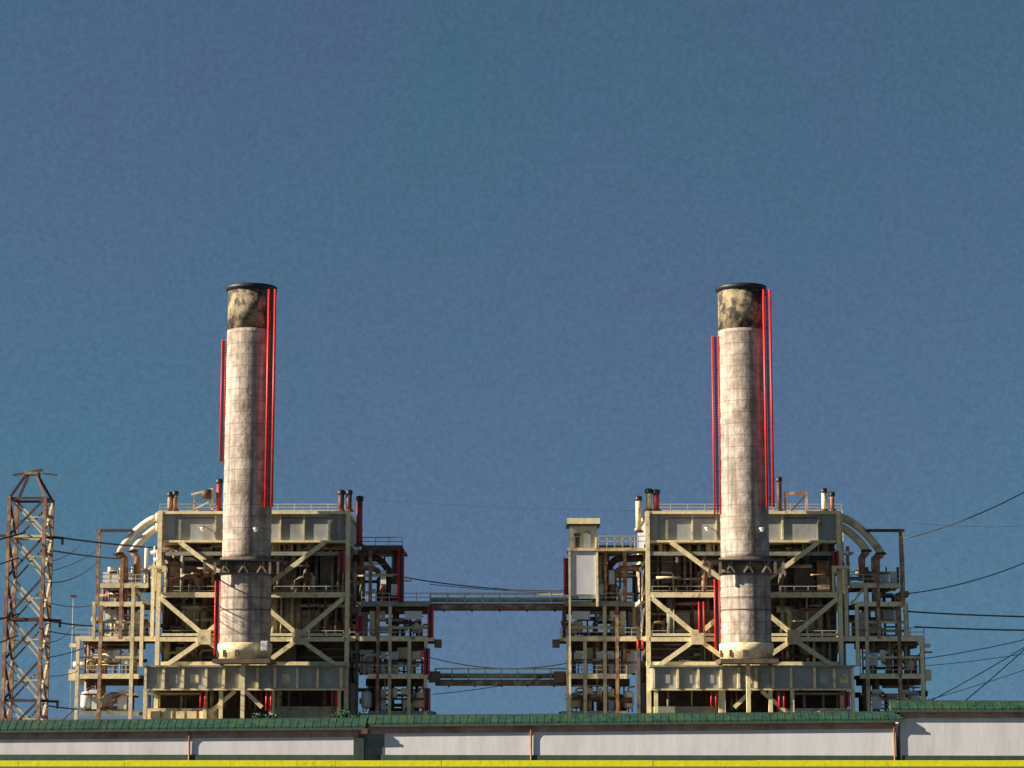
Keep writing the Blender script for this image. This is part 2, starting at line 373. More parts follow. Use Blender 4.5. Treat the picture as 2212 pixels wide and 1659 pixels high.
def wing(U, name, label, decks, cols, y0, y1, seed, posts=()):
    E = U.thing(name, label, 'platform tower', 'platform towers beside the boilers')
    B = lambda mb, n, m: mb.build(n, m, E)
    r = random.Random(seed)
    for (v, u0, u1, rl, beamm) in decks:
        B(U.hbeam(u0, u1, v, y0, .55, .3), 'edge_beam', beamm)
        a = U.P(u0, v, y0); b = U.P(u1, v, y0)
        B(MB().box(a.x, b.x, y0 + .2, y1, a.z + .02, a.z + .14), 'deck', 'deck')
        B(MB().bar((a.x, y1, a.z), (b.x, y1, a.z), .45, .3), 'edge_beam', 'green_steel')
        n = max(2, int(abs(b.x - a.x) / 1.6))
        for i in range(n + 1):
            x = a.x + (b.x - a.x) * i / n; B(MB().bar((x, y0 + .2, a.z - .12), (x, y1 - .2, a.z - .12), .16, .2), 'joist', 'rust')
        if rl:
            railing(U, E, u0 + 1, u1 - 1, v - 3.5, y0, 1.1, 1.6)
            if rl > 1: railing(U, E, u0 + 1, u1 - 1, v - 3.5, y1, 1.1, 1.6)
    for (u, v0, v1, m) in cols:
        for y in (y0, (y0 + y1) / 2 + .1, y1 - .1):
            B(U.vcol(u, v0, v1, y, .4 if y == y0 else .34, .35), 'column', m if y == y0 else ('rust' if y > y1 - 1 else 'cream_b'))
    return E

def wing_pipes(U, E, specs, seed):
    r = random.Random(seed)
    for (u0, u1, v0, v1, n) in specs:
        for k in range(n):
            u = r.uniform(u0, u1); y = r.uniform(1.5, 9)
            a = U.P(u, v0, y); b = U.P(u, v1, y); b.x = a.x
            t = r.random()
            if t < .5: pts = [a, b]
            else:
                c = a.lerp(b, r.uniform(.3, .7)); e = c + Vector((r.choice((-1, 1)) * r.uniform(.8, 2.2), 0, 0)); pts = [b, c + Vector((0, 0, -.25)), c.lerp(e, .2), e]
            MB().tube(pts, r.choice((.1, .15, .22, .34)), 8).build('pipe', r.choice(('pipe', 'dark', 'rust', 'rust', 'cream_b', 'duct')), E)
        for k in range(max(1, n // 2)):
            v = r.uniform(v0 + 3, v1 - 3); y = r.uniform(1.5, 9); a = U.P(u0, v, y); b = U.P(u1, v, y); b.z = a.z
            p = a.lerp(b, r.uniform(0, .5)); q = a.lerp(b, r.uniform(.6, 1))
            MB().tube([p, q], r.choice((.08, .12, .18)), 8).build('pipe', r.choice(('pipe', 'dark', 'rust', 'cream_b', 'cream')), E)

def cabinet(U, u0, v0, u1, v1, y, m, label, group):
    a = U.P(u0, v0, y); b = U.P(u1, v1, y); x0, x1 = sorted((a.x, b.x)); cx = (x0 + x1) / 2; W = x1 - x0; H = a.z - b.z
    E = empty('equipment_cabinet', (U.X0 + cx, D + y, b.z), label, 'cabinet', group)
    MB().box(-W/2, W/2, 0, 1.2, .08, H).build('housing', m, E)
    MB().box(-W/2 - .05, W/2 + .05, -.05, 1.25, H + .002, H + .09).build('lid', 'cream_b', E)
    MB().box(-W/2 + .08, -.04, -.05, -.003, .2, H - .12).build('door', m, E); MB().box(.04, W/2 - .08, -.05, -.003, .2, H - .12).build('door', m, E)
    MB().box(-W/2 + .1, W/2 - .1, .1, 1.1, 0, .075).build('skid', 'dark', E)

def vessel(U, u, v0, v1, y, r, m, label, group):
    a = U.P(u, v0, y); b = U.P(u, v1, y); H = a.z - b.z
    E = empty('pressure_vessel', (U.X0 + b.x, D + y, b.z), label, 'vessel', group)
    z0 = .35
    MB().lathe(0, 0, [(.05, z0), (r*.7, z0+.08), (r, z0+.3), (r, H-.35), (r*.8, H-.12), (r*.3, H), (.02, H)], 20).build('shell', m, E)
    for k in range(3):
        t = 2*math.pi*k/3 + .5; MB().bar((r*.8*math.cos(t), r*.8*math.sin(t), 0), (r*.8*math.cos(t), r*.8*math.sin(t), z0+.4), .14).build('leg', 'dark', E)
    MB().tube([(0, 0, H - .05), (0, 0, H + .3), (.3, 0, H + .45), (.8, 0, H + .45)], .09, 8).build('outlet', 'rust', E)

def unit(U, tagw):
    boiler(U)
    steam_pipes(U, tagw)
    # outer wing ------------------------------------------------------------
    O = wing(U, 'platform_tower', f'stepped open platform tower under the curved pipes {tagw}',
        [(1265, 213, 320, 1, 'cream_b'), (1305, 200, 308, 0, 'cream'), (1380, 163, 338, 1, 'cream'), (1461, 162, 300, 1, 'cream'), (1541, 165, 300, 0, 'green_steel')],
        [(212, 1144, 1308, 'rust'), (285, 1266, 1600, 'cream_b'), (216, 1308, 1600, 'rust'), (203, 1306, 1380, 'cream_b'), (167, 1381, 1600, 'cream'), (306, 1306, 1440, 'cream'), (262, 1206, 1380, 'rust'), (330, 1220, 1380, 'cream')], .6, 10.5, 5)
    U.hbeam(209, 286, 1146, .6, .35, .3).build('gantry_beam', 'dark', O)
    U.hbeam(209, 286, 1146, 10.4, .35, .3).build('gantry_beam', 'dark', O)
    U.hbeam(200, 308, 1344, .9, .3, .3).build('pipe_rack', 'cream_b', O); U.hbeam(168, 300, 1420, .9, .25, .3).build('pipe_rack', 'cream_b', O)
    U.hbeam(200, 308, 1362, .9, .25, .3).build('pipe_rack', 'green_steel', O); U.hbeam(168, 300, 1500, 1.2, .22, .3).build('pipe_rack', 'rust', O)
    U.bx(MB(), 180, 1384, 300, 1400, 5, 10).build('cable_duct', 'casing', O); U.bx(MB(), 172, 1465, 296, 1480, 5, 10).build('cable_duct', 'casing', O)
    U.brace((262, 1500), (206, 1540), 1.4, .25).build('brace', 'rust', O); U.brace((222, 1404), (202, 1440), 1.4, .25).build('brace', 'rust', O); U.brace((290, 1268), (320, 1305), 1.2, .3).build('brace', 'cream', O)
    for u0, v0, u1, v1 in ((150, 1390, 164, 1398), (148, 1446, 162, 1470)):
        U.bx(MB(), u0, v0, u1, v1, 1, 2.6).build('bracket_landing', 'cream', O)
    wing_pipes(U, O, [(220, 330, 1225, 1262, 8), (215, 300, 1270, 1302, 8), (215, 330, 1310, 1378, 14), (175, 300, 1386, 1458, 15), (175, 300, 1466, 1538, 16), (310, 340, 1180, 1280, 5)], 11 + (U.sx > 0))
    for u0, v0, u1, v1 in ((222, 1236, 236, 1261), (242, 1240, 256, 1261), (218, 1318, 226, 1341), (262, 1410, 281, 1436), (246, 1404, 258, 1428), (192, 1490, 214, 1502), (198, 1506, 213, 1532), (254, 1489, 274, 1532), (290, 1322, 302, 1372)):
        U.bx(MB(), u0, v0, u1, v1, 1.5, 1.7).build('cladding_panel', 'white', O)
    # ladder stub of yellow pipework beside the main column
    for u0, v0, u1, v1 in ((322, 1222, 350, 1228), (332, 1229, 338, 1276), (354, 1236, 358, 1280), (350, 1222, 359, 1235)):
        U.bx(MB(), u0, v0, u1, v1, -1.0, -.45).build('pipe_guard', 'cream', O)
    for u, v in ((326, 1195), (333, 1210)):
        MB().tube([U.P(u, v, .3), U.P(u + 12, v - 4, .3), U.P(u + 16, v + 6, .3), U.P(u + 16, v + 30, .3)], .25, 10).build('elbow', 'white', O)
    # inner wing ------------------------------------------------------------
    I = wing(U, 'platform_tower', f'open platform tower facing the pipe bridges {tagw}',
        [(1184, 781, 870, 2, 'dark'), (1305, 781, 930, 1, 'green_steel'), (1380, 754, 937, 1, 'cream'), (1461, 795, 924, 1, 'cream'), (1541, 795, 935, 0, 'green_steel')],
        [(866, 1184, 1302, 'dark'), (929, 1307, 1378, 'dark'), (920, 1381, 1600, 'cream'), (816, 1310, 1600, 'rust'), (842, 1310, 1600, 'cream_b'), (771, 1310, 1600, 'casing'), (884, 1381, 1600, 'cream_b'), (800, 1190, 1302, 'rust')], 1.2, 12, 9)
    U.bx(MB(), 938, 1381, 953, 1398, 1.5, 4).build('bracket_landing', 'casing', I); U.bx(MB(), 926, 1450, 950, 1474, 1.5, 4).build('bracket_landing', 'casing', I)
    U.bx(MB(), 758, 1384, 918, 1403, 4.5, 11).build('cable_duct', 'casing', I); U.bx(MB(), 790, 1466, 918, 1482, 4.5, 11).build('cable_duct', 'casing', I)
    U.bx(MB(), 770, 1312, 926, 1321, 3.5, 11).build('cable_duct', 'casing', I)
    U.hbeam(754, 925, 1431, 1.5, .3, .3).build('pipe_rack', 'dark', I); U.hbeam(815, 925, 1510, 1.5, .25, .3).build('pipe_rack', 'dark', I); U.hbeam(800, 930, 1356, 1.5, .35, .3).build('pipe_rack', 'cream_b', I)
    U.brace((898, 1500), (876, 1538), 1.6, .25).build('brace', 'dark', I)
    pp = [U.P(u, v, 3) for u, v in ((762, 1205), (790, 1207), (812, 1205), (824, 1212), (840, 1232), (841, 1260), (841, 1300))]
    MB().tube(pp, .42, 12).build('elbow_pipe', 'dark', I)
    pp = [U.P(u, v, 2.4) for u, v in ((770, 1228), (800, 1226), (815, 1232), (826, 1248), (828, 1300))]
    MB().tube(pp, .34, 12).build('elbow_pipe', 'rust', I)
    U.bx(MB(), 846, 1192, 862, 1250, 4, 7).build('cable_riser', 'grey', I)
    for u0, v0, u1, v1 in ((822, 1408, 835, 1424), (822, 1433, 834, 1456), (846, 1408, 860, 1425), (847, 1434, 862, 1456), (890, 1408, 908, 1424), (822, 1488, 834, 1508), (822, 1513, 834, 1535),
                           (848, 1486, 858, 1510), (866, 1486, 880, 1500), (870, 1512, 894, 1536), (786, 1214, 812, 1222), (800, 1272, 812, 1285), (822, 1232, 834, 1262), (845, 1262, 858, 1286), (874, 1320, 912, 1338), (798, 1320, 810, 1372), (822, 1320, 832, 1340)):
        U.bx(MB(), u0, v0, u1, v1, 1.9, 2.1).build('cladding_panel', 'white' if (u0 + v0) % 3 else 'cream', I)
    wing_pipes(U, I, [(765, 860, 1188, 1300, 14), (770, 926, 1310, 1376, 15), (760, 918, 1386, 1458, 17), (796, 918, 1466, 1538, 17)], 21 + (U.sx > 0))
    # loose equipment
    g = 'cabinets and vessels on the boiler platforms'
    T = [('c', 228, 1318, 252, 1341, 3, 'white', f'white cabinet high on the stepped tower {tagw}'),
         ('c', 232, 1406, 252, 1435, 3, 'white', f'white cabinet above the middle rail of the stepped tower {tagw}'),
         ('c', 222, 1500, 242, 1530, 3, 'white', f'white cabinet at the foot of the stepped tower {tagw}'),
         ('v', 196, 1425, 1458, 2.5, .6, 'cream', f'cream vessel on the lower deck of the stepped tower {tagw}'),
         ('v', 186, 1493, 1538, 2.5, .7, 'white', f'white vessel at the outer foot of the stepped tower {tagw}'),
         ('v', 268, 1340, 1378, 2.8, .55, 'cream_b', f'dull cream vessel between posts of the stepped tower {tagw}'),
         ('c', 776, 1324, 793, 1376, 3, 'grey', f'tall grey cabinet facing the upper bridge {tagw}'),
         ('c', 778, 1405, 808, 1455, 3, 'white', f'large pale cabinet facing the lower bridge {tagw}'),
         ('c', 858, 1400, 880, 1425, 3, 'cream', f'cream box facing the lower bridge {tagw}'),
         ('v', 792, 1492, 1538, 2.6, .65, 'white', f'white vessel at the bridge-side foot {tagw}'),
         ('v', 903, 1495, 1538, 2.6, .7, 'cream', f'cream vessel at the bridge-side outer corner {tagw}'),
         ('v', 900, 1340, 1376, 2.6, .6, 'cream_b', f'dull cream vessel just under the upper bridge {tagw}')]
    for t in T:
        if t[0] == 'c': cabinet(U, *t[1:5], t[5], t[6], t[7], g)
        else: vessel(U, t[1], t[2], t[3], t[4], t[5], t[6], t[7], g)

XR = at(1607.5, 1350, D).x
UL = Unit(1, XL, 1.0, 'nearer the lattice pylon')
UR = Unit(-1, XR, 1.017, 'beside the white lift tower')
unit(UL, 'of the pylon-side boiler')
unit(UR, 'of the lift-tower boiler')
chimney(UL, 536, 'nearer the pylon, a short red ladder on its sunny side', (-3.25, -2.85, -.6, 735, 1000, 'red', .07), None)
chimney(UR, 1606.5, 'farther from the pylon, bright red pipes up both sides', (-3.5, -2.78, -.6, 728, 1112, 'red', .12), None)

roof_items(UL, [(368, 1062, 1105, .3, 'rust', 'left of two stubby brown vents at the pylon end of the roof'),
                (379, 1060, 1105, .3, 'rust', 'right of two stubby brown vents at the pylon end of the roof'),
                (474, 1034, 1105, .34, 'reddull', 'tall dark red vent hard against the chimney nearer the pylon'),
                (737, 1058, 1105, .36, 'dark', 'left dark vent of the roof corner group nearer the pylon'),
                (754, 1058, 1105, .34, 'dark', 'dark vent standing on the inner corner column nearer the pylon'),
                (777, 1071, 1180, .36, 'reddull', 'long red vent rising beside the corner of the roof nearer the pylon')], '')
roof_items(UR, [(1378, 1071, 1150, .34, 'cream_b', 'long pale vent rising beside the roof corner next to the lift tower'),
                (1400, 1055, 1105, .36, 'cream_b', 'short pale vent with black cowl on the lift-tower roof corner'),
                (1416, 1057, 1105, .36, 'reddull', 'dark red vent just right of the pale pointed vent'),
                (1681, 1030, 1105, .3, 'dark', 'tall thin dark vent just right of the chimney further from the pylon'),
                (1778, 1054, 1105, .3, 'cream', 'left of two paired vents near the curved steam pipes far from the pylon'),
                (1795, 1062, 1105, .3, 'rust', 'right of two paired vents near the curved steam pipes far from the pylon')], '')

# roof hoist (left) and portal frame (right)
h = UL.P(436, 1105, 3); E = empty('roof_hoist', (XL + h.x, D + 3, h.z), 'small roof hoist with hanging dark winch drum beside the chimney', 'hoist')
MB().bar((-.95, 0, 0), (-.95, 0, 2.1), .22).build('post', 'rust', E); MB().bar((-1.3, 0, 2.05), (1.3, 0, 2.75), .2).build('jib', 'cream_b', E)
MB().bar((1.2, .2, 0), (1.2, .2, 2.7), .2).build('post', 'cream', E); MB().bar((-.9, 0, .3), (.9, 0, 1.2), .16).build('brace', 'cream_b', E)
MB().tube([(.05, -.3, 2.05), (1.1, -.3, 2.05)], .6, 16).build('winch_drum', 'dark', E); MB().bar((-.3, 0, .06), (1.4, 0, .06), .12, 1.4).build('base', 'dark', E)
a = UR.P(UR.inv(1719), 1105, 3); E = empty('roof_portal', (XR + a.x, D + 3, a.z), 'square rusty portal frame with one diagonal standing on the far boiler roof', 'hoist frame')
for x in (-1.3, 1.25): MB().bar((x, 0, 0), (x, 0, 2.1), .26).build('post', 'rust', E)
MB().bar((-1.45, 0, 2.2), (1.45, 0, 2.2), .34, .3).build('crossbeam', 'rust', E); MB().bar((-.6, 0, .1), (1.1, 0, 1.9), .17, .15).build('brace', 'dark', E)

# white lift tower (only beside the right-hand boiler)
def rb(mb, u0, v0, u1, v1, y0, y1, o):
    a = at(u0, v0, D + y0); b = at(u1, v1, D + y0); vm = (v0 + v1) / 2
    x0 = at(u0, vm, D + y0).x; x1 = at(u1, vm, D + y0).x
    return mb.box(x0 - o.x, x1 - o.x, D + y0 - o.y, D + y1 - o.y, a.z, max(0, b.z))
o = Vector((at(1260, 1300, D).x, D, 0))
E = empty('lift_tower', o, 'tall narrow white lift tower with overhanging flat cap', 'lift tower')
rb(MB(), 1229, 1190, 1291, 1288, .2, 4.2, o).build('shaft', 'white', E)
rb(MB(), 1231, 1132, 1289, 1183, .4, 4.0, o).build('machine_room', 'cream', E)
rb(MB(), 1225, 1119, 1296, 1131.5, -.3, 4.8, o).build('roof_cap', 'cream', E); rb(MB(), 1224.5, 1131.6, 1296.5, 1135, -.1, 4.6, o).build('eave', 'black', E)
rb(MB(), 1226, 1183.2, 1399, 1189.6, -.2, 4.6, o).build('landing', 'cream_b', E)
rb(MB(), 1233, 1194, 1287, 1284, .05, .19, o).build('cladding_panel', 'wall', E)
for u in (1231, 1290):
    rb(MB(), u - 2.2, 1190, u + 2.2, 1600 if u < 1250 else 1310, -.1, .3, o).build('corner_post', 'cream', E); rb(MB(), u - 2.2, 1288.5, u + 2.2, 1600, 3.8, 4.2, o).build('corner_post', 'cream_b', E)
rb(MB(), 1229, 1288.2, 1291, 1293, .1, 4.3, o).build('base_frame', 'green_steel', E)
f = rb(MB(), 1240, 1152, 1254, 1158, .3, .39, o).build('vent_louvre', 'casing', E)
d = rb(MB(), 1264, 1148, 1276, 1182, .3, .39, o).build('door', 'grey', E)
rb(MB(), 1243, 1160, 1252, 1182, .3, .39, o).build('opening', 'casing', E)
mb = MB(); z = at(1340, 1183, D).z
x0 = at(1293, 1183, D).x - o.x; x1 = at(1397, 1183, D).x - o.x
for i in range(7): x = x0 + (x1 - x0) * i / 6; mb.bar((x, -.15, z), (x, -.15, z + 1.35), .1)
for zz in (1.35, .75): mb.bar((x0, -.15, z + zz), (x1, -.15, z + zz), .1)
mb.build('railing', 'rail', E)

# red risers standing in the shade of the frames
def riser(U, u, v0, v1, y, lab, w=5.0):
    ui = U.inv(u); E0 = U.P(ui, v1, y); top = U.P(ui, v0, y)
    E = empty('fire_riser', (U.X0 + E0.x, D + y, E0.z), lab, 'riser pipe', 'red riser pipes on the boiler frames')
    H = top.z - E0.z; hw = w * .0547
    for sx in (-1, 1): MB().tube([(sx * hw, 0, 0), (sx * hw, 0, H)], .1, 8).build('pipe', 'red', E)
    MB().box(-hw + .11, hw - .11, -.04, .06, .05, H - .05).build('recess_shade_strip', 'black', E)  # black strip painted in for the shadowed recess between the red pipes
for q in ((UL, 468, 1255, 1415, -4.5, 'long red twin riser on the lower chimney nearer the pylon'),
          (UL, 738, 1192, 1236, -.9, 'red twin riser high beside the inner corner column nearer the pylon'),
          (UL, 438, 1493, 1528, -3.0, 'short red twin riser under the air box nearest the pylon'),
          (UL, 580, 1493, 1535, -3.0, 'short red twin riser below the chimney nearer the pylon'),
          (UL, 722, 1493, 1526, -3.0, 'short red twin riser under the inner end of the air box nearer the pylon'),
          (UL, 777, 1330, 1365, .4, 'red twin riser under the pylon-side end of the upper bridge'),
          (UR, 1552, 1252, 1402, -4.5, 'long red twin riser on the lower chimney beyond the lift tower'),
          (UR, 1516, 1300, 1368, -.9, 'red twin riser inside the crossed braces beyond the lift tower'),
          (UR, 1806, 1190, 1232, -.9, 'red twin riser high beside the far corner column below the curved pipes'),
          (UR, 1543, 1493, 1526, -3.0, 'short red twin riser under the air box left of the far chimney'),
          (UR, 1690, 1493, 1530, -3.0, 'short red twin riser under the air box right of the far chimney'),
          (UR, 1831, 1493, 1528, -3.0, 'short red twin riser under the far end of the air box'),
          (UL, 866, 1186, 1300, .9, 'tall red twin riser on the top corner post of the tower above the upper bridge'),
          (UL, 930, 1310, 1376, .9, 'red twin riser on the corner post just under the upper bridge'),
          (UL, 922, 1400, 1458, .8, 'red twin riser on the corner post just above the lower bridge'),
          (UL, 923, 1486, 1536, .8, 'red twin riser on the corner post just below the lower bridge'),
          (UR, 1224, 1205, 1286, 1.0, 'red twin riser up the outer edge of the white lift tower'),
          (UR, 1383, 1382, 1402, .2, 'short red twin riser beside the column behind the lift tower')):
    riser(*q)

# flood lamps on and near the chimneys
def lamp(u, v, y, lab):
    p = at(u, v, D + y)
    E = empty('flood_lamp', p, lab, 'flood lamp', 'flood lamps around the chimneys')
    MB().lathe(0, 0, [(.12, -.32), (.34, .0), (.36, .1)], 14).build('hood', 'white', E); MB().lathe(0, 0, [(.3, -.34), (.3, -.325)], 14).build('glass', 'white', E)
    MB().bar((0, 0, .1), (0, 1.2, .45), .09).build('arm', 'dark', E)
lamp(553, 1142, -8.2, 'white flood lamp clamped to the shaded face of the chimney nearer the pylon')
lamp(1646, 1142, -8.0, 'white flood lamp clamped to the shaded face of the chimney further from the pylon')
lamp(438, 1141, -.4, 'white flood lamp on the grey top storey nearer the pylon')
lamp(1528, 1141, -.4, 'white flood lamp on the grey top storey beside the lift tower')
p = at(571, 1395, D - 8.0); E = empty('junction_box', p, 'small white junction box on the shaded foot of the chimney nearer the pylon', 'junction box')
MB().box(-.4, .4, -.2, .2, -.55, .55).build('box', 'white', E); MB().box(-.33, .33, -.24, -.203, -.45, .45).build('door', 'wall', E); MB().bar((0, .2, 0), (0, .9, 0), .1).build('bracket', 'dark', E)

# ------------------------------------------------------------------ pipe bridges between the boilers
def bridge(u0, u1, vd0, vd1, vr, y, lab):
    a = at(u0, vd0, D + y); b = at(u1, vd0, D + y); zt = a.z; zb = at(u0, vd1, D + y).z; zr = at(u0, vr, D + y).z
    E = empty('pipe_bridge', ((a.x + b.x)/2, D + y, zb), lab, 'pipe bridge', 'pipe bridges between the boilers')
    h = (b.x - a.x) / 2; H = zt - zb
    MB().ibeam((-h, 0, H*.4), (h, 0, H*.4), H * .8, .3).build('girder', 'rust', E); MB().ibeam((-h, 2.6, H*.4), (h, 2.6, H*.4), H * .8, .3).build('girder', 'rust', E)
    MB().box(-h, h, -.2, 2.8, H*.8 + .01, H).build('deck', 'deck', E)
    for yy in (0, 2.6):
        mb = MB(); n = 8
        for i in range(n + 1): x = -h + 2*h*i/n; mb.bar((x, yy, H), (x, yy, zr - zb), .11)
        for t in (1, .55): mb.bar((-h, yy, H + (zr - zt) * t), (h, yy, H + (zr - zt) * t), .11)
        mb.build('railing', 'cream', E)
    for k, (yy, r, m) in enumerate(((.7, .2, 'cream_b'), (1.3, .14, 'pipe'), (1.9, .24, 'duct'))):
        MB().tube([(-h, yy, H + .35 + .1*k), (h, yy, H + .35 + .1*k)], r, 10).build('pipe', m, E)
    for i in range(5):
        x = -h + 2*h*(i + .5)/5; MB().bar((x, .1, -.05), (x, 2.5, -.05), .18, .2).build('cross_beam', 'dark', E)
bridge(929, 1229, 1303, 1317, 1281, 5, 'upper pipe bridge with handrails spanning between the boiler houses')
bridge(940, 1226, 1468, 1481, 1444, 5, 'lower pipe bridge with handrails spanning between the boiler houses')

# ------------------------------------------------------------------ lattice pylon
def pylon():
    Y = 200.0; s = Y / F
    base = at(44, 1540, Y); E = empty('lattice_pylon', (base.x, Y + 1.63, 0), 'rusty square lattice pylon at the left edge of the photo', 'pylon')
    hw = 1.63
    Z = lambda v: at(55, v, Y).z
    zt = Z(1076)
    cx = 0
    C = [(-hw, -hw), (hw, -hw), (hw, hw), (-hw, hw)]
    for (x, y) in C: MB().bar((x, y, 0), (x, y, zt + .15), .3, .3).build('leg', 'rust', E)
    lv = [zt, Z(1158), Z(1247), Z(1337), Z(1425), Z(1513), 1.0]
    for i, z in enumerate(lv):
        for k in range(4):
            a = C[k]; b = C[(k + 1) % 4]
            if i in (0, 1, 3, 5): MB().bar((*a, z), (*b, z), .22, .16).build('horizontal', 'dark' if i != 1 else 'cream_b', E)
    for i in range(6):
        z1, z0 = lv[i], lv[i + 1]
        for k in range(4):
            a = C[k]; b = C[(k + 1) % 4]
            up, dn = ((a, b), (b, a))
            MB().bar((*a, z0), (*b, z1), .2, .12).build('diagonal', 'cream_b' if k in (1, 2) else 'dark', E)
            off = .12 if k % 2 == 0 else 0
            MB().bar((a[0], a[1] + off, z1), (b[0], b[1] + off, z0), .14, .1).build('diagonal', 'cream_b' if k == 0 else 'rust', E)
            if k in (0, 2): MB().bar(((a[0]+b[0])/2, a[1], (z0+z1)/2), (b[0], b[1], (z0+z1)/2), .1, .1).build('redundant', 'cream_b', E)
    zp = Z(1022); t = .45
    for (x, y) in C: MB().bar((x, y, zt), (x / hw * t, y / hw * t, zp), .22, .2).build('peak_leg', 'dark', E)
    MB().box(-.65, .65, -.65, .65, zp, zp + .25).build('peak_plate', 'rust', E)
    MB().bar((-1.7, -.3, zp - .05), (1.0, -.3, zp + .45), .2, .2).build('earth_arm', 'dark', E); MB().bar((.9, .4, zp + .2), (2.2, .4, zp + .05), .14, .14).build('earth_arm', 'dark', E)
    for v in (1158, 1337, 1513):
        z = Z(v); 
        MB().bar((-3.4, -.6, z + .15), (3.2, -.6, z - .1), .22, .2).build('cross_arm', 'dark', E)
        for x in (-3.2, 3.1):
            MB().lathe(x, -.6, [(.05, z - .1), (.15, z - .2), (.08, z - .3), (.15, z - .4), (.08, z - .5), (.15, z - .6), (.05, z - .75)], 10).build('insulator', 'ceramic', E)
    for (x, y) in C: MB().box(x - .45, x + .45, y - .45, y + .45, 0, .35).build('footing', 'wall', E)
pylon()

# ------------------------------------------------------------------ wires
def wire(a, b, Ya, Yb, sag, r, lab, m='black'):
    p = at(*a, Ya); q = at(*b, Yb); pts = []
    for k in range(17):
        t = k / 16; c = p.lerp(q, t); c.z -= sag * 4 * t * (1 - t); pts.append(c)
    tag(MB().tube(pts, r, 6).build('power_line', m), lab, 'power line', 'overhead lines')
yy = 205
for i, (a, b, sg, r, lab) in enumerate((
    ((100, 1157), (330, 1183), .1, .12, 'thick top line leaving the right side of the pylon towards the boiler'),
    ((100, 1187), (255, 1207), .1, .1, 'second thick line leaving the pylon just under the top one'),
    ((100, 1258), (212, 1213), .7, .07, 'slack line curving up from the upper pylon to the gantry post'),
    ((100, 1213), (170, 1180), .4, .055, 'short drooping jumper beside the top lines of the pylon'),
    ((100, 1236), (208, 1190), .3, .05, 'thin jumper looping up below the second thick pylon line'),
    ((100, 1300), (200, 1308), .3, .05, 'thin line just above the middle cross arm of the pylon'),
    ((95, 1460), (168, 1450), .2, .05, 'thin line to the lowest railed deck from the pylon'),
    ((100, 1340), (200, 1352), .1, .12, 'thick line leaving the middle cross arm of the pylon'),
    ((100, 1362), (172, 1372), .1, .08, 'thinner line just under the middle cross arm of the pylon'),
    ((100, 1388), (160, 1352), .5, .06, 'drooping jumper below the middle cross arm of the pylon'),
    ((100, 1421), (190, 1396), .15, .07, 'line rising from the pylon to the widest deck'),
    ((95, 1523), (168, 1532), .05, .1, 'thick lowest line leaving the pylon near the roof'),
    ((130, 1560), (165, 1527), .05, .08, 'short stay slanting up from the green roof beside the pylon'))):
    wire(a, b, 203, 255, sg, r * .8, lab, 'wire')
for a, b, sg, r, lab in (((0, 1165), (55, 1150), .05, .08, 'line entering at the left edge to the top cross arm'), ((0, 1222), (40, 1205), .05, .06, 'line entering at the left edge under the top cross arm'),
                      ((0, 1338), (40, 1326), .05, .08, 'line entering at the left edge to the middle cross arm'), ((0, 1395), (40, 1372), .05, .06, 'line entering at the left edge under the middle cross arm')):
    wire((a[0] - 60, a[1] + 14), b, 195, 200, sg, r, lab)
for a, b, Ya, Yb, sg, r, lab in (
    ((1952, 1164), (2290, 1018), 264, 264, .9, .095, 'steepest single line climbing to the right edge from the gantry top'),
    ((1955, 1283), (2290, 1181), 264, 262, .9, .09, 'single line climbing gently to the right edge from the gantry foot'),
    ((1950, 1320), (2290, 1333), 264, 264, .15, .13, 'thick level line running to the right edge, upper of two'),
    ((1975, 1354), (2290, 1362), 264, 264, .1, .13, 'thick level line running to the right edge, lower of two'),
    ((1985, 1424), (2290, 1362), 266, 262, .3, .07, 'thin line rising to the right edge below the thick level pair'),
    ((1960, 1540), (2290, 1350), 266, 262, .3, .075, 'upper of two steep parallel lines over the high green roof'),
    ((2040, 1550), (2290, 1330), 266, 260, .3, .085, 'lower of two steep parallel lines over the high green roof'),
    ((1970, 1440), (2290, 1398), 268, 266, .3, .05, 'faint line rising at the right edge, just under the first thin one'),
    ((1900, 1540), (2290, 1420), 268, 264, .3, .05, 'faint lowest line slanting over the high green roof'),
    ((1960, 1128), (2290, 1130), 274, 274, .5, .03, 'faint level line crossing the steepest one near the right edge'),
    ((868, 1246), (1229, 1276), 272, 272, .5, .1, 'thin line sagging over the upper pipe bridge'),
    ((928, 1262), (1229, 1281), 274, 274, .2, .06, 'second thin line just above the upper bridge rail'),
    ((928, 1420), (1229, 1432), 274, 274, 1.0, .07, 'thin line sagging over the lower pipe bridge'),
    ((935, 1500), (1229, 1452), 276, 276, .3, .06, 'thin line rising under the lower pipe bridge'),
    ((778, 1077), (1378, 1103), 274, 274, .3, .022, 'faint line strung between the vents of the two roofs')):
    wire(a, b, Ya, Yb, sg, r * .72, lab, 'wire')

# small mast left of the left boiler
p = at(157, 1345, 262); E = empty('lamp_mast', (p.x, 262, 0), 'thin grey lamp mast between the pylon and the boiler', 'lamp mast')
z = at(157, 1290, 262).z
MB().tube([(0, 0, 0), (0, 0, z)], .05, 8).build('pole', 'rail', E); MB().box(-.35, .35, -.2, .2, z, z + .25).build('lamp_head', 'dark', E); MB().box(-.2, .2, -.2, .2, 0, .2).build('base_plate', 'rail', E)

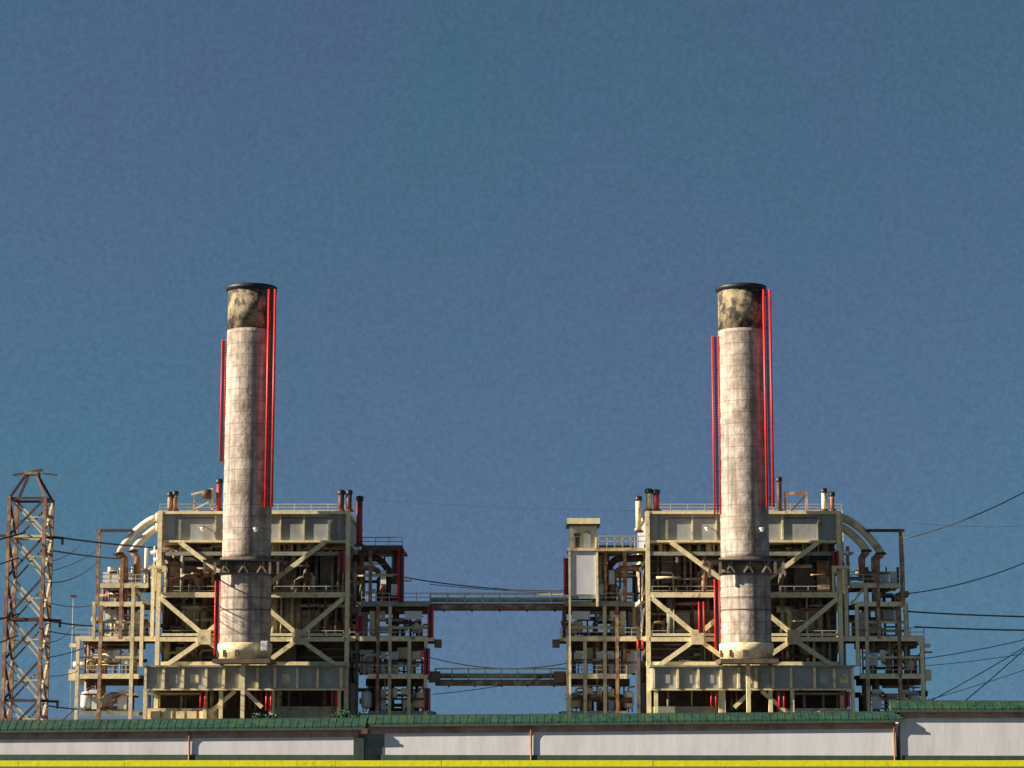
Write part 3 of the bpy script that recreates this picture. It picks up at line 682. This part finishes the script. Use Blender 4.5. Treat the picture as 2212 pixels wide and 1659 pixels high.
# ------------------------------------------------------------------ storage sheds along the front
def shed(uL, YL, uR, YR, eL, eR, gL, gR, wL, wR, spouts, label, trim_end=False, shade_start=False):
    # e: pixel row of the eave edge, g: ridge row, w: top of white wall
    A = at(uL, eL, YL); Bp = at(uR, eR, YR)
    E = empty('storage_shed', ((A.x + Bp.x)/2, (YL + YR)/2, 0), label, 'storage shed', 'white storage sheds with green roofs')
    o = E.location
    ax = Vector((Bp.x - A.x, Bp.y - A.y, 0)); L = ax.length; ax.normalize(); nr = Vector((ax.y, -ax.x, 0))   # nr: towards camera
    if nr.y > 0: nr = -nr
    def pt(t, out, z): 
        q = Vector((A.x, A.y, 0)) + ax * (L * t) + nr * out; return Vector((q.x - o.x, q.y - o.y, z))
    ze = (A.z, Bp.z); zg = (at(uL, gL, YL + .3).z - .07, at(uR, gR, YR + .3).z - .07); zw = (at(uL, wL, YL).z, at(uR, wR, YR).z)
    def prism(t0, t1, quad0, quad1):        # quads of (out, z) at both ends
        a = [pt(t0, *q) for q in quad0]; b = [pt(t1, *q) for q in quad1]; n = len(a)
        return MB().add(a + b, [tuple(range(n))[::-1], tuple(range(n, 2*n))] + [(i, (i+1) % n, n + (i+1) % n, n + i) for i in range(n)])
    lerp = lambda z, t: z[0] + (z[1] - z[0]) * t
    Q = lambda f: (f(0), f(1))
    # walls
    prism(0, 1, [(0, -.3), (0, zw[0]), (-4, zw[0]), (-4, -.3)], [(0, -.3), (0, zw[1]), (-4, zw[1]), (-4, -.3)]).build('wall', 'wall', E)
    # frieze board
    prism(0, 1, [(.05, zw[0]), (.05, ze[0] - .02), (-4.05, ze[0] - .02), (-4.05, zw[0])], [(.05, zw[1]), (.05, ze[1] - .02), (-4.05, ze[1] - .02), (-4.05, zw[1])]).build('frieze_board', 'frieze', E)
    # roof: front slope, fascia and back slope in one solid, over both ends
    e0 = -.55 / L; e1 = 1 + .45 / L
    def rq(i): return [(.3, ze[i] - .02), (.3, ze[i] + .14), (-.3, zg[i]), (-.75, zg[i]), (-.8, ze[i] + .14), (-.8, ze[i] - .02)]
    n = int(L / .45); secs = [(e0, 0)]       # standing seams folded out of the same sheet
    for i in range(1, n):
        t = e0 + (e1 - e0) * (i + rng.uniform(-.06, .06)) / n; d = .03 / L
        secs += [(t - d, 0), (t - d * .7, .02), (t + d * .7, .02), (t + d, 0)]
    secs.append((e1, 0)); vs = []; fs = []
    for t, h in secs:
        p0 = rq(0); p1 = rq(1)
        for j in range(6):
            z = p0[j][1] + (p1[j][1] - p0[j][1]) * t; out = p0[j][0]
            if j in (1, 2): out += h; z += h * .4
            vs.append(pt(t, out, z))
    for i in range(len(secs) - 1):
        fs += [(i*6 + j, i*6 + (j+1) % 6, (i+1)*6 + (j+1) % 6, (i+1)*6 + j) for j in range(6)]
    m_ = len(secs) - 1; fs += [tuple(range(6))[::-1], tuple(m_*6 + j for j in range(6))]
    rf = MB().add(vs, fs).build('roof', 'roof', E)
    MB().bar(pt(e0, .33, ze[0] - .03), pt(e1, .33, ze[1] - .03), .12, .1).build('gutter', 'trim', E)
    MB().bar(pt(e0, -.5, zg[0] + .03), pt(e1, -.5, zg[1] + .03), .05, .2).build('ridge_flashing', 'trim', E)
    for t in spouts:
        MB().tube([pt(t, .22, lerp(ze, t) - .06), pt(t, .12, lerp(zw, t) - .05), pt(t, .1, lerp(zw, t) - .25), pt(t, .1, .1), pt(t, .25, -.0)], .06, 8).build('downspout', 'spout', E)
    if trim_end:
        MB().bar(pt(1, -.02, -.2), pt(1, -.02, zw[1] - .004), .62, .2).build('corner_trim_or_shade', 'trim', E)
    if shade_start:
        MB().bar(pt(0, -.02, -.2), pt(0, -.02, zw[0] - .02), 1.9, .22).build('corner_trim_or_shade', 'shade_grey', E)  # strip paints the neighbouring shed's shadow onto this wall end
    prism(.004, .996, [(.05, -.2), (.05, .48), (.002, .5), (.002, -.2)], [(.05, -.2), (.05, .48), (.002, .5), (.002, -.2)]).build('plinth_or_shade_strip', 'trim', E)  # dark strip added to paint the shadow line above the kerb
    return E
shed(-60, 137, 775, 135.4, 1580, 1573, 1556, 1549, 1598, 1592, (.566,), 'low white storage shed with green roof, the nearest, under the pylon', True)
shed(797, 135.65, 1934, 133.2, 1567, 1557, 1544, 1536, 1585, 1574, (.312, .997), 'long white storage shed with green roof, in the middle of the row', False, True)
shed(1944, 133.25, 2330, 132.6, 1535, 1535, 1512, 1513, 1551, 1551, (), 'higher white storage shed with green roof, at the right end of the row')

# yellow kerb
kb = MB(); x0, x1 = -70, 70
zk = at(1106, 1643, 126.6).z; x = x0
while x < x1:
    dz = rng.uniform(-.008, .008); kb.box(x, x + 5.98, 126.6 + rng.uniform(-.01, .01), 127.0, -.1, zk + dz); x += 6.0
o = kb.build('kerb', 'yellow'); tag(o, 'bright yellow painted kerb running along the foot of the white walls', 'kerb')

# ------------------------------------------------------------------ shrubs behind the roofs
def shrub(u, Y, vtop, w, lab, seed):
    r = random.Random(seed); b = at(u, vtop, Y); H = b.z
    E = empty('shrub', (b.x, Y, 0), lab, 'shrub', 'shrubs behind the green roofs')
    mb = MB()
    for k in range(5):
        a = r.uniform(0, 6.28); q = Vector((math.cos(a) * w * .3, math.sin(a) * w * .3, H * r.uniform(.55, .8)))
        mb.tube([(0, 0, 0), q * .5 + Vector((0, 0, .1)), q], [.07, .05, .02], 6)
    mb.build('stems', 'bark', E)
    mb = MB(); clumps = [Vector((r.uniform(-.5, .5) * w, r.uniform(-.5, .5) * w, H * r.uniform(.45, .88))) for _ in range(14)]
    for k in range(2600):
        c = r.choice(clumps); d = Vector((r.gauss(0, 1), r.gauss(0, 1), r.gauss(0, .8))).normalized() * (r.random() ** .4) * w * .24
        p = c + d
        if p.z > H: p.z = H - r.random() * .2
        s = r.uniform(.05, .1); e1 = Vector((r.gauss(0, 1), r.gauss(0, 1), r.gauss(0, 1))).normalized(); e2 = e1.orthogonal().normalized()
        mb.add([p - e1*s*1.4, p + e2*s*.6, p + e1*s*1.4, p - e2*s*.6], [(0, 1, 2, 3)])
    mb.build('foliage', 'leaf', E)
shrub(758, 150, 1527, 1.9, 'green shrub showing over the gap between the two nearer sheds', 1)
shrub(575, 148, 1538, 1.6, 'green shrub peeping over the roof below the chimney nearer the pylon', 2)
shrub(1865, 160, 1533, 1.8, 'green shrub peeping over the middle roof near the roof step', 3)
shrub(1952, 163, 1503, 1.5, 'green shrub standing higher at the roof step', 4)

# ------------------------------------------------------------------ ground
def sheet(name, x0, x1, y0, y1, z, m):
    mb = MB(); mb.add([(x0, y0, z), (x1, y0, z), (x1, y1, z), (x0, y1, z)], [(0, 1, 2, 3)]); o = mb.build(name, m, None, Vector((0, 0, 0))); tag(o, kind='structure'); return o
sheet('ground', -6000, 6000, -300, 9000, 0, 'ground')
sheet('road', -400, 400, 96, 126.4, .004, 'asph')

# ------------------------------------------------------------------ light
SUN_AZ = 12.0     # degrees from the image plane towards the camera, coming from the left
SUN_EL = 24.0
sd = Vector((-math.cos(R(SUN_EL)) * math.cos(R(SUN_AZ)), -math.cos(R(SUN_EL)) * math.sin(R(SUN_AZ)), math.sin(R(SUN_EL))))
ld = bpy.data.lights.new('sun', 'SUN'); ld.energy = 5.0; ld.angle = R(.5); ld.color = (1, .91, .76)
lo = bpy.data.objects.new('sun', ld); col.objects.link(lo); lo.rotation_euler = sd.to_track_quat('Z', 'Y').to_euler(); lo.location = (-100, 0, 150)
wd = bpy.data.worlds.new('World'); sc.world = wd; wd.use_nodes = True
nt = wd.node_tree; N = nt.nodes; Lk = nt.links; bg = N['Background']
sky = N.new('ShaderNodeTexSky'); sky.sky_type = 'NISHITA'; sky.sun_disc = False
sky.sun_elevation = R(SUN_EL); sky.sun_rotation = math.atan2(sd.x, sd.y)
sky.air_density = 1.0; sky.dust_density = .2; sky.ozone_density = 2.5; sky.altitude = 300
# clear deep sky: sample the model a little above the true direction so that it does not whiten at the horizon
tc = N.new('ShaderNodeTexCoord'); ad = N.new('ShaderNodeVectorMath'); ad.operation = 'ADD'; ad.inputs[1].default_value = (0, 0, .37)
nm = N.new('ShaderNodeVectorMath'); nm.operation = 'NORMALIZE'
Lk.new(tc.outputs['Generated'], ad.inputs[0]); Lk.new(ad.outputs[0], nm.inputs[0]); Lk.new(nm.outputs[0], sky.inputs['Vector'])
ns = N.new('ShaderNodeTexNoise'); ns.inputs['Scale'].default_value = 420; ns.inputs['Detail'].default_value = 10; ns.inputs['Roughness'].default_value = .75
Lk.new(tc.outputs['Generated'], ns.inputs['Vector'])
mr = N.new('ShaderNodeMapRange'); mr.inputs[1].default_value = .3; mr.inputs[2].default_value = .7; mr.inputs[3].default_value = .84; mr.inputs[4].default_value = 1.16
Lk.new(ns.outputs[0], mr.inputs[0])
vm = N.new('ShaderNodeVectorMath'); vm.operation = 'SCALE'; Lk.new(sky.outputs[0], vm.inputs[0]); Lk.new(mr.outputs[0], vm.inputs['Scale'])
tn = N.new('ShaderNodeVectorMath'); tn.operation = 'MULTIPLY'; tn.inputs[1].default_value = (.86, 1.06, 1.0); Lk.new(vm.outputs[0], tn.inputs[0])
n2 = N.new('ShaderNodeTexNoise'); n2.inputs['Scale'].default_value = 5; n2.inputs['Detail'].default_value = 4; Lk.new(tc.outputs['Generated'], n2.inputs['Vector'])
m2 = N.new('ShaderNodeMapRange'); m2.inputs[1].default_value = .38; m2.inputs[2].default_value = .62; Lk.new(n2.outputs[0], m2.inputs[0])
t2 = N.new('ShaderNodeMix'); t2.data_type = 'RGBA'; t2.inputs[6].default_value = (.84, 1.08, .93, 1); t2.inputs[7].default_value = (1.02, 1.0, .96, 1); Lk.new(m2.outputs[0], t2.inputs[0])
Lk.new(t2.outputs[2], tn.inputs[1])
Lk.new(tn.outputs[0], bg.inputs['Color']); bg.inputs['Strength'].default_value = .05

sc.view_settings.view_transform = 'Standard'; sc.view_settings.look = 'None'; sc.view_settings.exposure = .95; sc.view_settings.gamma = 1
